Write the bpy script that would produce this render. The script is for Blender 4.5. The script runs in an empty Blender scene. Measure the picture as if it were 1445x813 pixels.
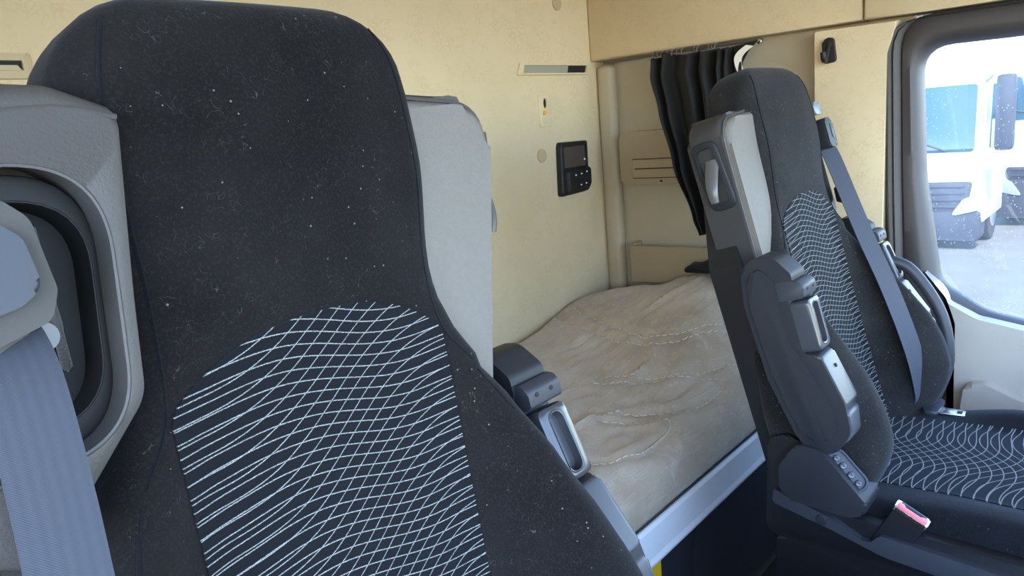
import bpy, bmesh, math, random
from math import sin, cos, pi, sqrt, radians
from mathutils import Vector, Matrix, noise
random.seed(7)
S = bpy.context.scene
COL = S.collection

# ------------------------------------------------------------------ camera
R = ((0.65047781, -0.75448081, -0.08739182),
     (-0.21474441, -0.072325, -0.97398867),
     (0.72853515, 0.65232492, -0.20906634))
EYE = Vector((0, 0, 1.28))
F = 1050.0
def ray(px, py):
    a, b = px - 722.5, py - 406.5
    return Vector([R[0][i]*a + R[1][i]*b + R[2][i]*F for i in range(3)])
def onX(px, py, X):
    d = ray(px, py); return EYE + d*((X-EYE.x)/d.x)
def onY(px, py, Y):
    d = ray(px, py); return EYE + d*((Y-EYE.y)/d.y)
cam = bpy.data.cameras.new('camera'); co = bpy.data.objects.new('camera', cam); COL.objects.link(co)
cam.sensor_width = 36; cam.lens = F/1445*36; cam.clip_start = .02; cam.clip_end = 500
m = Matrix.Identity(4)
for i in range(3):
    m[i][0] = R[0][i]; m[i][1] = -R[1][i]; m[i][2] = -R[2][i]; m[i][3] = EYE[i]
co.matrix_world = m
S.camera = co

# ------------------------------------------------------------------ materials
def mat(name, color, rough=.6, metal=0, spec=.5, sheen=0, bump=None, var=None, coat=0):
    """bump=(scale,strength); var=(scale,amount)"""
    M = bpy.data.materials.new(name); M.use_nodes = True
    nt = M.node_tree; b = nt.nodes['Principled BSDF']
    b.inputs['Base Color'].default_value = (*color, 1)
    b.inputs['Roughness'].default_value = rough; b.inputs['Metallic'].default_value = metal
    b.inputs['Specular IOR Level'].default_value = spec
    b.inputs['Sheen Weight'].default_value = sheen
    b.inputs['Coat Weight'].default_value = coat
    tc = nt.nodes.new('ShaderNodeTexCoord')
    if var:
        n = nt.nodes.new('ShaderNodeTexNoise'); n.inputs['Scale'].default_value = var[0]; n.inputs['Detail'].default_value = 5
        nt.links.new(tc.outputs['Object'], n.inputs['Vector'])
        mx = nt.nodes.new('ShaderNodeMix'); mx.data_type = 'RGBA'
        k = var[1]
        mx.inputs[6].default_value = (*[max(0, c*(1-k)) for c in color], 1)
        mx.inputs[7].default_value = (*[min(1, c*(1+k)) for c in color], 1)
        nt.links.new(n.outputs['Fac'], mx.inputs[0]); nt.links.new(mx.outputs[2], b.inputs['Base Color'])
    if bump:
        n2 = nt.nodes.new('ShaderNodeTexNoise'); n2.inputs['Scale'].default_value = bump[0]; n2.inputs['Detail'].default_value = 3
        nt.links.new(tc.outputs['Object'], n2.inputs['Vector'])
        bp = nt.nodes.new('ShaderNodeBump'); bp.inputs['Strength'].default_value = bump[1]; bp.inputs['Distance'].default_value = .002
        nt.links.new(n2.outputs['Fac'], bp.inputs['Height']); nt.links.new(bp.outputs['Normal'], b.inputs['Normal'])
    return M

class NB:
    """small node-graph helper"""
    def __init__(s, M): s.nt = M.node_tree; s.N = s.nt.nodes; s.L = s.nt.links
    def math(s, op, a, b=None, c=None, clamp=False):
        n = s.N.new('ShaderNodeMath'); n.operation = op; n.use_clamp = clamp
        for i, x in enumerate((a, b, c)):
            if x is None: continue
            if isinstance(x, (int, float)): n.inputs[i].default_value = x
            else: s.L.new(x, n.inputs[i])
        return n.outputs[0]
    def mix(s, f, a, b):
        n = s.N.new('ShaderNodeMix'); n.data_type = 'RGBA'
        if isinstance(f, (int, float)): n.inputs[0].default_value = f
        else: s.L.new(f, n.inputs[0])
        for i, x in ((6, a), (7, b)):
            if isinstance(x, tuple): n.inputs[i].default_value = (*x, 1)
            else: s.L.new(x, n.inputs[i])
        return n.outputs[2]
    def noise(s, vec, scale, detail=2, rough=.5, dist=0):
        n = s.N.new('ShaderNodeTexNoise'); n.inputs['Scale'].default_value = scale
        n.inputs['Detail'].default_value = detail; n.inputs['Roughness'].default_value = rough; n.inputs['Distortion'].default_value = dist
        s.L.new(vec, n.inputs['Vector']); return n.outputs['Fac']
    def voro(s, vec, scale, feature='F1', out='Distance', rnd=1):
        n = s.N.new('ShaderNodeTexVoronoi'); n.feature = feature; n.inputs['Scale'].default_value = scale; n.inputs['Randomness'].default_value = rnd
        s.L.new(vec, n.inputs['Vector']); return n.outputs[out]
    def ramp(s, x, a, b):
        n = s.N.new('ShaderNodeMapRange'); n.inputs[1].default_value = a; n.inputs[2].default_value = b
        s.L.new(x, n.inputs[0]); return n.outputs[0]
    def bump(s, h, strength, dist=.002):
        n = s.N.new('ShaderNodeBump'); n.inputs['Strength'].default_value = strength; n.inputs['Distance'].default_value = dist
        s.L.new(h, n.inputs['Height']); return n.outputs[0]

def velour(name, base, lint=.5):
    M = mat(name, base, rough=.95, spec=.10, sheen=.11)
    g = NB(M); b = g.N['Principled BSDF']; b.inputs['Sheen Roughness'].default_value = .45
    b.inputs['Sheen Tint'].default_value = (.75, .8, .9, 1)
    tc = g.N.new('ShaderNodeTexCoord'); v = tc.outputs['Object']
    n1 = g.ramp(g.noise(v, 9, 4), .35, .7)
    n2 = g.noise(v, 420, 3, .7)
    c = g.mix(n1, tuple(x*.75 for x in base), tuple(x*1.5 for x in base))
    c = g.mix(g.ramp(n2, .5, .8), c, tuple(min(1, x*2.6) for x in base))
    mp = g.N.new('ShaderNodeMapping'); mp.inputs['Scale'].default_value = (1, 1, .35); g.L.new(v, mp.inputs[0])
    # lint: short fibres and crumbs caught in the pile
    warp = g.N.new('ShaderNodeVectorMath'); warp.operation = 'ADD'
    nn = g.N.new('ShaderNodeTexNoise'); nn.inputs['Scale'].default_value = 60; g.L.new(v, nn.inputs['Vector'])
    sc = g.N.new('ShaderNodeVectorMath'); sc.operation = 'SCALE'; sc.inputs['Scale'].default_value = .02; g.L.new(nn.outputs['Color'], sc.inputs[0])
    g.L.new(v, warp.inputs[0]); g.L.new(sc.outputs[0], warp.inputs[1])
    fib = g.math('LESS_THAN', g.math('ABSOLUTE', g.math('SUBTRACT', g.noise(warp.outputs[0], 130, 0), .5)), .006)
    gate = g.math('GREATER_THAN', g.noise(v, 40, 3), .55)
    d = g.voro(v, 95); sp = g.math('LESS_THAN', d, .085)
    sp = g.math('MULTIPLY', sp, g.math('GREATER_THAN', g.noise(v, 27, 3), .54))
    f = g.math('MULTIPLY', g.math('MAXIMUM', g.math('MULTIPLY', g.math('MULTIPLY', fib, gate), .22), g.math('MULTIPLY', sp, .8)), lint)
    c = g.mix(f, c, (.32, .28, .23))
    g.L.new(c, b.inputs['Base Color'])
    g.L.new(g.bump(n2, .5, .001), b.inputs['Normal'])
    return M

def patterned(name, kind):
    """black cloth with pale wavy thread lines; UV holds metres on the panel"""
    M = mat(name, (.010, .0115, .016), rough=.9, spec=.12, sheen=.07)
    g = NB(M); b = g.N['Principled BSDF']; b.inputs['Sheen Tint'].default_value = (.7, .8, 1, 1)
    uvn = g.N.new('ShaderNodeUVMap'); sep = g.N.new('ShaderNodeSeparateXYZ'); g.L.new(uvn.outputs[0], sep.inputs[0])
    u, v = sep.outputs[0], sep.outputs[1]
    uv = uvn.outputs[0]
    wob = g.math('MULTIPLY', g.math('SUBTRACT', g.noise(uv, 350, 2), .5), .0007)
    slow = g.math('MULTIPLY', g.math('SUBTRACT', g.noise(uv, 7, 1), .5), .022)
    def family(slope, amp, lam, ph, vk, spacing, half, slowk):
        arg = g.math('ADD', g.math('MULTIPLY', u, 2*pi/lam), g.math('ADD', g.math('MULTIPLY', v, vk), ph))
        y = g.math('SUBTRACT', v, g.math('MULTIPLY', u, slope))
        y = g.math('SUBTRACT', y, g.math('MULTIPLY', g.math('SINE', arg), amp))
        y = g.math('ADD', y, g.math('ADD', wob, g.math('MULTIPLY', slow, slowk)))
        fr = g.math('ABSOLUTE', g.math('SUBTRACT', g.math('FRACT', g.math('DIVIDE', y, spacing)), .5))
        hw = half/spacing
        return g.math('SUBTRACT', 1, g.ramp(fr, hw*.55, hw*1.25), clamp=True)
    if kind == 'back':
        A = family(-.09, .0085, .25, 1.5, 2, .0105, .00052, .3)
        B = family(.42, .0150, .28, -1.8, 3, .0150, .00052, -.4)
    else:
        A = family(.28, .022, .26, .4, 5, .019, .0010, .5)
        B = family(-.28, -.022, .28, .2, -4, .021, .0010, -.5)
    l = g.math('MAXIMUM', A, B)
    l = g.math('MULTIPLY', l, g.ramp(g.noise(uv, 900, 2), .25, .6))
    n2 = g.noise(uv, 800, 2)
    base = g.mix(n2, (.004, .0047, .0062), (.0095, .011, .0142)) if kind == 'back' else g.mix(n2, (.0028, .0034, .0044), (.007, .0083, .0103))
    g.L.new(g.mix(l, base, (.38, .40, .39)), b.inputs['Base Color'])
    g.L.new(g.bump(g.math('ADD', n2, g.math('MULTIPLY', l, 1.5)), .5, .0008), b.inputs['Normal'])
    return M

def wall_cloth(name, c1, c2, scale=1.0):
    M = mat(name, c1, rough=.85, spec=.2)
    g = NB(M); b = g.N['Principled BSDF']
    tc = g.N.new('ShaderNodeTexCoord'); v = tc.outputs['Object']
    n = g.N.new('ShaderNodeTexNoise'); n.inputs['Scale'].default_value = 26*scale; n.inputs['Detail'].default_value = 2; g.L.new(v, n.inputs['Vector'])
    sc = g.N.new('ShaderNodeVectorMath'); sc.operation = 'SCALE'; sc.inputs['Scale'].default_value = .07; g.L.new(n.outputs['Color'], sc.inputs[0])
    ad = g.N.new('ShaderNodeVectorMath'); ad.operation = 'ADD'; g.L.new(v, ad.inputs[0]); g.L.new(sc.outputs[0], ad.inputs[1])
    leaf = g.ramp(g.voro(ad.outputs[0], 58*scale, 'DISTANCE_TO_EDGE'), .0, .16)
    mask = g.ramp(g.noise(v, 22*scale, 2), .42, .58)
    f = g.math('MULTIPLY', g.math('SUBTRACT', 1, leaf), mask)
    big = g.noise(v, 2.2, 4)
    c = g.mix(g.math('MULTIPLY', f, .6), c1, c2)
    c = g.mix(g.ramp(big, .3, .75), c, tuple(x*y for x, y in zip(c1, (.86, .86, .84))))
    g.L.new(c, b.inputs['Base Color'])
    g.L.new(g.bump(g.math('ADD', f, g.noise(v, 700, 2)), .25, .001), b.inputs['Normal'])
    return M

def bed_cloth():
    M = mat('bed_velour', (.5, .42, .33), rough=.9, spec=.15, sheen=.4)
    g = NB(M); b = g.N['Principled BSDF']; b.inputs['Sheen Roughness'].default_value = .4
    tc = g.N.new('ShaderNodeTexCoord'); v = tc.outputs['Object']
    n = g.ramp(g.noise(v, 5, 5, .6), .3, .7)
    c = g.mix(n, (.385, .295, .20), (.56, .47, .36))
    st = g.ramp(g.noise(v, 14, 4, .65, 1.0), .58, .75)
    c = g.mix(g.math('MULTIPLY', st, .35), c, (.78, .74, .66))
    d = g.math('LESS_THAN', g.voro(v, 26), .06)
    c = g.mix(g.math('MULTIPLY', d, g.math('MULTIPLY', g.math('GREATER_THAN', g.noise(v, 9, 2), .58), .6)), c, (.85, .82, .75))
    mpn = g.N.new('ShaderNodeMapping'); mpn.inputs['Scale'].default_value = (.22, 1, 1); mpn.inputs['Rotation'].default_value = (0, 0, .35); g.L.new(v, mpn.inputs[0])
    sk = g.ramp(g.noise(mpn.outputs[0], 42, 4, .6, .8), .52, .72)
    c = g.mix(g.math('MULTIPLY', sk, .30), c, (.70, .63, .53))
    g.L.new(c, b.inputs['Base Color'])
    g.L.new(g.bump(g.math('ADD', g.math('MULTIPLY', sk, 1.6), g.math('ADD', g.noise(v, 500, 2), g.math('MULTIPLY', g.noise(v, 60, 3), 1.8))), .5, .0022), b.inputs['Normal'])
    return M

def webbing():
    M = mat('belt_webbing', (.055, .06, .075), rough=.6, spec=.3, sheen=.06)
    g = NB(M); b = g.N['Principled BSDF']
    uvn = g.N.new('ShaderNodeUVMap'); sep = g.N.new('ShaderNodeSeparateXYZ'); g.L.new(uvn.outputs[0], sep.inputs[0])
    w = g.math('SINE', g.math('ADD', g.math('MULTIPLY', sep.outputs[1], 4200), g.math('MULTIPLY', g.math('ABSOLUTE', sep.outputs[0]), 3500)))
    st = g.math('SINE', g.math('MULTIPLY', sep.outputs[0], 900))
    c = g.mix(g.ramp(st, -1, 1), (.043, .050, .067), (.049, .056, .075))
    g.L.new(c, b.inputs['Base Color'])
    g.L.new(g.bump(w, .2, .0004), b.inputs['Normal'])
    return M

def dirty_glass():
    M = bpy.data.materials.new('dusty_glass'); M.use_nodes = True
    g = NB(M); g.N.clear()
    out = g.N.new('ShaderNodeOutputMaterial')
    tr = g.N.new('ShaderNodeBsdfTransparent'); gl = g.N.new('ShaderNodeBsdfGlossy'); gl.inputs['Roughness'].default_value = .02
    df = g.N.new('ShaderNodeBsdfTranslucent'); df.inputs['Color'].default_value = (.9, .92, .95, 1)
    tr.inputs['Color'].default_value = (.95, .97, .98, 1)
    tc = g.N.new('ShaderNodeTexCoord'); v = tc.outputs['Object']
    d = g.math('LESS_THAN', g.voro(v, 105), .13)
    d = g.math('MULTIPLY', d, g.math('GREATER_THAN', g.noise(v, 14, 3), .52))
    film = g.math('MULTIPLY', g.ramp(g.noise(v, 9, 4), .3, .8), .035)
    f = g.math('ADD', g.math('MULTIPLY', d, .3), g.math('ADD', film, .012))
    m1 = g.N.new('ShaderNodeMixShader'); g.L.new(f, m1.inputs[0]); g.L.new(tr.outputs[0], m1.inputs[1]); g.L.new(df.outputs[0], m1.inputs[2])
    m2 = g.N.new('ShaderNodeMixShader'); m2.inputs[0].default_value = .05
    g.L.new(m1.outputs[0], m2.inputs[1]); g.L.new(gl.outputs[0], m2.inputs[2]); g.L.new(m2.outputs[0], out.inputs[0])
    return M

M = {
 'velour': velour('black_velour', (.0085, .0078, .0082), .6),
 'velour_dusty': velour('dusty_black_velour', (.0145, .0142, .0145), .75),
 'velour_side': velour('black_velour_side', (.0065, .007, .0088), .3),
 'insert': patterned('line_pattern_cloth', 'back'),
 'insert_seat': patterned('line_pattern_seat_cloth', 'seat'),
 'wing': mat('grained_grey_vinyl', (.066, .062, .061), .5, bump=(420, .2), var=(30, .08)),
 'arm_grey': mat('smooth_slate_plastic', (.060, .067, .082), .35, bump=(900, .1)),
 'wing_shaded': mat('shaded_grained_vinyl', (.036, .035, .036), .5, bump=(420, .2), var=(30, .08)),  # the wing vinyl again, with shade on the wing side put into its colour
 'wing_light': mat('light_grey_vinyl', (.158, .146, .131), .6, bump=(600, .4), var=(160, .1)),
 'plastic': mat('charcoal_plastic', (.017, .0185, .0235), .5, spec=.35, bump=(900, .2)),
 'plastic_dark': mat('black_plastic', (.0055, .0062, .0085), .45, bump=(700, .15)),
 'plastic_mid': mat('slate_plastic', (.030, .034, .044), .45, spec=.4, bump=(800, .15)),
 'grip': mat('satin_grip_plastic', (.038, .042, .052), .25, coat=.2),
 'lever': mat('grey_lever_plastic', (.10, .10, .10), .3),
 'belt': webbing(),
 'belt_far': webbing(),
 'guide': mat('belt_guide_grey', (.075, .073, .07), .6, spec=.2, bump=(500, .1)),
 'guide_gloss': mat('belt_guide_gloss', (.035, .04, .055), .38, spec=.35),
 'chrome': mat('steel', (.62, .62, .6), .25, metal=1),
 'steel_dull': mat('dull_steel', (.12, .125, .13), .45, metal=.5),
 'red': mat('faded_red_plastic', (.85, .16, .18), .35),
 'wall': wall_cloth('cream_wall_cloth', (.69, .575, .385), (.585, .475, .30)),
 'panel': wall_cloth('tan_panel_cloth', (.62, .50, .325), (.54, .43, .27)),
 'niche': mat('beige_plastic', (.43, .365, .265), .6, bump=(400, .2), var=(12, .06)),
 'box': mat('tan_plastic', (.33, .25, .155), .55, bump=(500, .2)),
 'bezel': mat('beige_bezel', (.48, .38, .23), .5),
 'black': mat('matt_black', (.006, .006, .007), .7),
 'curtain': mat('black_curtain_cloth', (.008, .008, .0085), .7, spec=.3, sheen=.04, bump=(900, .3)),
 'strap': mat('white_cloth_strap', (.75, .72, .66), .8, bump=(300, .4)),
 'rail': mat('brushed_aluminium_rail', (.86, .91, .95), .38, metal=.08, var=(20, .05)),
 'navy': mat('dark_carpet_panel', (.012, .015, .022), .9, bump=(600, .5), var=(20, .2)),
 'floor': mat('dark_floor_mat', (.02, .02, .022), .7, bump=(200, .4)),
 'bed': bed_cloth(),
 'thread': mat('pale_quilt_thread', (.66, .59, .48), .8),
 'pipe': mat('dark_piping', (.03, .03, .03), .7),
 'yellow': mat('yellow_label', (.85, .55, .02), .45),
 'frame': mat('dark_door_plastic', (.052, .046, .047), .5, bump=(600, .25)),
 'seal': mat('grey_rubber_seal', (.07, .066, .062), .65, bump=(300, .2)),
 'door': mat('light_door_plastic', (.46, .42, .37), .5, bump=(500, .2)),
 'glass': dirty_glass(),
 'screen': mat('smoked_screen', (.07, .055, .05), .25, coat=.4, var=(60, .25)),
 'amber': mat('amber_plastic', (.85, .45, .08), .4),
 'slotlight': mat('grey_green_plastic', (.32, .32, .26), .5),
 'white': mat('white_mark', (.7, .72, .7), .5),
 'ceil': mat('cream_ceiling', (.72, .62, .44), .9, bump=(300, .2)),
 'dash': mat('warm_bounce_dashboard', (.62, .53, .40), .75, bump=(300, .3)),  # unseen dash, made pale and warm to bounce light onto the upper walls
 'tw': mat('truck_white_paint', (.46, .47, .48), .35, coat=.2),
 'tglass': mat('truck_windscreen', (.02, .06, .095), .12, coat=.3),
 'tdark': mat('truck_dark_plastic', (.025, .032, .05), .6),
 'tlamp': mat('truck_headlamp', (.22, .25, .29), .2, coat=.3),
 'tyre': mat('tyre_rubber', (.02, .02, .02), .8),
 'asphalt': mat('asphalt', (.10, .105, .11), .9, bump=(30, .6), var=(2.5, .2)),
}

# ------------------------------------------------------------------ mesh helpers
def obj(name, verts, faces, m, parent=None, smooth=True, uv=None, closed=True):
    me = bpy.data.meshes.new(name); me.from_pydata([tuple(v) for v in verts], [], faces); me.update()
    o = bpy.data.objects.new(name, me); COL.objects.link(o)
    me.materials.append(M[m] if isinstance(m, str) else m)
    if uv:
        l = me.uv_layers.new(name='UVMap')
        for lp in me.loops: l.data[lp.index].uv = uv[lp.vertex_index]
    if closed:
        bm = bmesh.new(); bm.from_mesh(me); bmesh.ops.recalc_face_normals(bm, faces=bm.faces); bm.to_mesh(me); bm.free()
    if smooth:
        me.polygons.foreach_set('use_smooth', [True]*len(me.polygons))
        try: me.set_sharp_from_angle(angle=radians(38))
        except Exception: pass
    if parent: o.parent = parent
    return o
def bmobj(name, bm, m, parent=None):
    me = bpy.data.meshes.new(name); bmesh.ops.recalc_face_normals(bm, faces=bm.faces); bm.to_mesh(me); bm.free()
    o = bpy.data.objects.new(name, me); COL.objects.link(o)
    me.materials.append(M[m] if isinstance(m, str) else m)
    me.polygons.foreach_set('use_smooth', [True]*len(me.polygons))
    try: me.set_sharp_from_angle(angle=radians(38))
    except Exception: pass
    if parent: o.parent = parent
    return o
def empty(name, loc=(0, 0, 0)):
    o = bpy.data.objects.new(name, None); COL.objects.link(o); o.location = loc; o.empty_display_size = .1; return o
def tag(o, label=None, cat=None, group=None, kind=None):
    if label: o['label'] = label
    if cat: o['category'] = cat
    if group: o['group'] = group
    if kind: o['kind'] = kind
    return o
def struct(o): o['kind'] = 'structure'; return o

def fillet(pts, r, n=5):
    """round the corners of a 2-D polygon; r a number or a list"""
    out = []; N = len(pts)
    for i, p in enumerate(pts):
        ri = r[i] if isinstance(r, (list, tuple)) else r
        p = Vector(p); a = Vector(pts[i-1]); b = Vector(pts[(i+1) % N])
        if ri <= 0: out.append(tuple(p)); continue
        d1 = a-p; d2 = b-p; l1, l2 = d1.length, d2.length; d1.normalize(); d2.normalize()
        ang = d1.angle(d2, 0)
        if ang > pi-.03 or ang < .01: out.append(tuple(p)); continue
        t = min(ri/math.tan(ang/2), l1*.48, l2*.48)
        p1 = p+d1*t; p2 = p+d2*t
        for k in range(n+1):
            s = k/n; q = p1*(1-s)**2 + p*2*s*(1-s) + p2*s*s
            out.append(tuple(q))
    return out
def rrect(a0, a1, b0, b1, r, n=5): return fillet([(a0, b0), (a1, b0), (a1, b1), (a0, b1)], r, n)
UV_W = lambda a, b, d: (a, d, b)      # outline in (x,z), depth along y
YZ_X = lambda a, b, d: (d, a, b)      # outline in (y,z), depth along x
XY_Z = lambda a, b, d: (a, b, d)
def prism_bm(outline, d0, d1, mp, bevel=0, seg=3, bm=None):
    own = bm is None
    bm = bm or bmesh.new()
    A = [bm.verts.new(mp(a, b, d0)) for a, b in outline]; B = [bm.verts.new(mp(a, b, d1)) for a, b in outline]
    n = len(A); rim = []
    f1 = bm.faces.new(A[::-1]); f2 = bm.faces.new(B)
    for i in range(n): bm.faces.new((A[i], A[(i+1) % n], B[(i+1) % n], B[i]))
    if bevel > 0:
        es = list(f1.edges)+list(f2.edges)
        bmesh.ops.bevel(bm, geom=es, offset=bevel, segments=seg, profile=.5, affect='EDGES', clamp_overlap=True)
    return bm
def prism(name, outline, d0, d1, mp, m, parent=None, bevel=0, seg=3):
    return bmobj(name, prism_bm(outline, d0, d1, mp, bevel, seg), m, parent)
def boxo(name, x0, x1, y0, y1, z0, z1, m, parent=None, bevel=0, seg=2):
    bm = bmesh.new()
    vs = [bm.verts.new((x, y, z)) for x in (x0, x1) for y in (y0, y1) for z in (z0, z1)]
    for f in ((0, 1, 3, 2), (4, 6, 7, 5), (0, 4, 5, 1), (2, 3, 7, 6), (0, 2, 6, 4), (1, 5, 7, 3)): bm.faces.new([vs[i] for i in f])
    if bevel: bmesh.ops.bevel(bm, geom=list(bm.edges), offset=bevel, segments=seg, profile=.5, affect='EDGES', clamp_overlap=True)
    return bmobj(name, bm, m, parent)
def loft(rings, cap=True, base=0):
    V = []; Fc = []; n = len(rings[0])
    for r in rings: V += [tuple(p) for p in r]
    for i in range(len(rings)-1):
        for j in range(n):
            a = i*n+j; b = i*n+(j+1) % n
            Fc.append((a, b, b+n, a+n))
    if cap: Fc.append(tuple(range(n))[::-1]); Fc.append(tuple(range((len(rings)-1)*n, len(rings)*n)))
    return V, Fc
def tube_vf(pts, r, n=8, closed=False):
    pts = [Vector(p) for p in pts]; rings = []
    N = len(pts); up = Vector((0, 0, 1))
    prev = None
    for i, p in enumerate(pts):
        t = (pts[min(i+1, N-1)]-pts[max(i-1, 0)])
        if closed: t = pts[(i+1) % N]-pts[i-1]
        t.normalize()
        if prev is None:
            a = t.cross(up)
            if a.length < .05: a = t.cross(Vector((1, 0, 0)))
        else: a = prev - t*prev.dot(t)
        a.normalize(); prev = a; b = t.cross(a)
        rr = r[i] if isinstance(r, (list, tuple)) else r
        rings.append([p+a*(cos(2*pi*k/n)*rr)+b*(sin(2*pi*k/n)*rr) for k in range(n)])
    if closed: rings.append(rings[0])
    return loft(rings, cap=not closed)
def tube(name, pts, r, m, parent=None, n=8, closed=False):
    V, Fc = tube_vf(pts, r, n, closed); return obj(name, V, Fc, m, parent)
def spline(pts, n=8):
    """Catmull-Rom through points"""
    P = [Vector(p) for p in pts]; out = []
    for i in range(len(P)-1):
        p0 = P[max(i-1, 0)]; p1 = P[i]; p2 = P[i+1]; p3 = P[min(i+2, len(P)-1)]
        for k in range(n):
            t = k/n
            out.append(.5*((2*p1)+(p2-p0)*t+(2*p0-5*p1+4*p2-p3)*t*t+(3*p1-p0-3*p2+p3)*t**3))
    out.append(P[-1]); return out
def cyl_bm(c, axis, r, h, n=24, bevel=0, r2=None, bm=None):
    bm = bm or bmesh.new(); ax = Vector(axis).normalized()
    a = ax.cross(Vector((0, 0, 1)))
    if a.length < .1: a = ax.cross(Vector((1, 0, 0)))
    a.normalize(); b = ax.cross(a); c = Vector(c); r2 = r if r2 is None else r2
    A = [bm.verts.new(c+(a*cos(2*pi*k/n)+b*sin(2*pi*k/n))*r) for k in range(n)]
    B = [bm.verts.new(c+ax*h+(a*cos(2*pi*k/n)+b*sin(2*pi*k/n))*r2) for k in range(n)]
    f1 = bm.faces.new(A[::-1]); f2 = bm.faces.new(B)
    for i in range(n): bm.faces.new((A[i], A[(i+1) % n], B[(i+1) % n], B[i]))
    if bevel: bmesh.ops.bevel(bm, geom=list(f2.edges), offset=bevel, segments=3, profile=.5, affect='EDGES')
    return bm
def cyl(name, c, axis, r, h, m, parent=None, n=24, bevel=0, r2=None):
    return bmobj(name, cyl_bm(c, axis, r, h, n, bevel, r2), m, parent)
def resample(poly, c, N):
    """star-shaped polygon sampled at N angles about c"""
    out = []
    for k in range(N):
        a = 2*pi*k/N; d = (cos(a), sin(a)); best = 0
        for i in range(len(poly)):
            p, q = poly[i-1], poly[i]
            ex, ey = q[0]-p[0], q[1]-p[1]; den = d[0]*ey-d[1]*ex
            if abs(den) < 1e-12: continue
            wx, wy = p[0]-c[0], p[1]-c[1]
            t = (wx*ey-wy*ex)/den; s = (wx*d[1]-wy*d[0])/den
            if -1e-6 <= s <= 1+1e-6 and t > best: best = t
        out.append((c[0]+d[0]*best, c[1]+d[1]*best))
    return out
def recessed(name, outer, inner, front, back, floor, mp, m, parent=None, r=.01, lip=.003, N=96, open_floor=False):
    """plate whose front face carries a real recess (front < back along depth)"""
    c = (sum(p[0] for p in inner)/len(inner), sum(p[1] for p in inner)/len(inner))
    if len(outer) == len(inner): O, I = list(outer), list(inner)
    else: O = resample(outer, c, N); I = resample(inner, c, N)
    def sh(L, k):  # shrink towards c by k metres
        res = []
        for p in L:
            v = Vector((p[0]-c[0], p[1]-c[1])); l = v.length
            v = v*(max(l-k, 1e-4)/l) if l else v
            res.append((c[0]+v.x, c[1]+v.y))
        return res
    sg = 1 if back > front else -1
    seq = [(O, back), (O, front+sg*r), (sh(O, r*.3), front+sg*r*.3), (sh(O, r), front), (sh(I, -lip*1.6), front), (sh(I, -lip), front-sg*lip*.5), (sh(I, -lip*.2), front-sg*lip*.3), (I, front+sg*lip*.6), (sh(I, lip*.4), floor)]
    rings = [[mp(a, b, d) for a, b in L] for L, d in seq]
    V, Fc = loft(rings)
    return obj(name, V, Fc, m, parent)
def sm(a, b, x):
    t = max(0., min(1., (x-a)/(b-a))); return t*t*(3-2*t)
def interp(tab, x):
    if x <= tab[0][0]: return tab[0][1]
    for (a, p), (b, q) in zip(tab, tab[1:]):
        if x <= b:
            t = (x-a)/(b-a); t = t*t*(3-2*t)*.5+t*.5
            return p+(q-p)*t
    return tab[-1][1]

# ------------------------------------------------------------------ seat
TOP = .857
def hw(v):
    w = interp([(0, .262), (.10, .274), (.22, .274), (.31, .256), (.38, .236), (.45, .212), (.505, .188), (.54, .171), (.575, .161), (.60, .158), (.64, .158), (.72, .162), (.78, .161), (.9, .158)], v)
    if v > .772:
        t = min(1, (v-.772)/(TOP-.772)); w = w-.085+.085*sqrt(max(0, 1-t*t))
    return w
def front(u, v, rounding=True):
    a = abs(u); h = hw(v)
    w = .010*(a/.16)**2*sm(.5, .65, v)
    w += .010*(1-sm(.11, .16, a))*(1-sm(.50, .60, v))
    w -= (.085+.032*(1-sm(.18, .36, v)))*sm(.135, .215, a)*sm(-.05, .16, v)*(1-sm(.26, .57, v))
    w += .005*sin(pi*max(0, min(1, v/.5)))*(1-sm(.12, .2, a))
    if v > .79: w += .034*(1-sqrt(max(0, 1-((v-.79)/(TOP-.79))**2)))
    w -= .019*sm(.57, .72, v)
    if rounding:
        r = (.034-.022*max(0, (v-.79)/(TOP-.79))) if v > .5 else .045
        e = a-(h-r)
        if e > 0: w += r-sqrt(max(0, r*r-min(e, r)**2))
    return w
def ribbon(name, pts, width, m, parent, normal, thick=.0016, wdir=None):
    """belt webbing: pts centre line, normal(i) gives the width direction"""
    V = []; UVs = []; Fc = []; L = 0; n = len(pts); prev = None
    for i, p in enumerate(pts):
        p = Vector(p)
        if prev is not None: L += (p-prev).length
        prev = p
        d = wdir[i] if wdir else normal
        d = Vector(d).normalized()
        t = (Vector(pts[min(i+1, n-1)])-Vector(pts[max(i-1, 0)])).normalized()
        nn = t.cross(d).normalized()
        for k in range(7):
            s = (k/6-.5)*width
            for q in (1, -1):
                V.append(p+d*s+nn*(q*thick/2)); UVs.append((s, L))
    for i in range(n-1):
        for k in range(6):
            a = i*14+k*2
            Fc.append((a, a+2, a+16, a+14)); Fc.append((a+1, a+15, a+17, a+3))
        a = i*14; Fc.append((a, a+14, a+15, a+1)); a = i*14+12; Fc.append((a, a+1, a+15, a+14))
    Fc.append(tuple([0, 1, 3, 5, 7, 9, 11, 13, 12, 10, 8, 6, 4, 2])); b = (n-1)*14
    Fc.append(tuple(b+x for x in [0, 2, 4, 6, 8, 10, 12, 13, 11, 9, 7, 5, 3, 1]))
    return obj(name, V, Fc, m, parent, uv=UVs)

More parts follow.
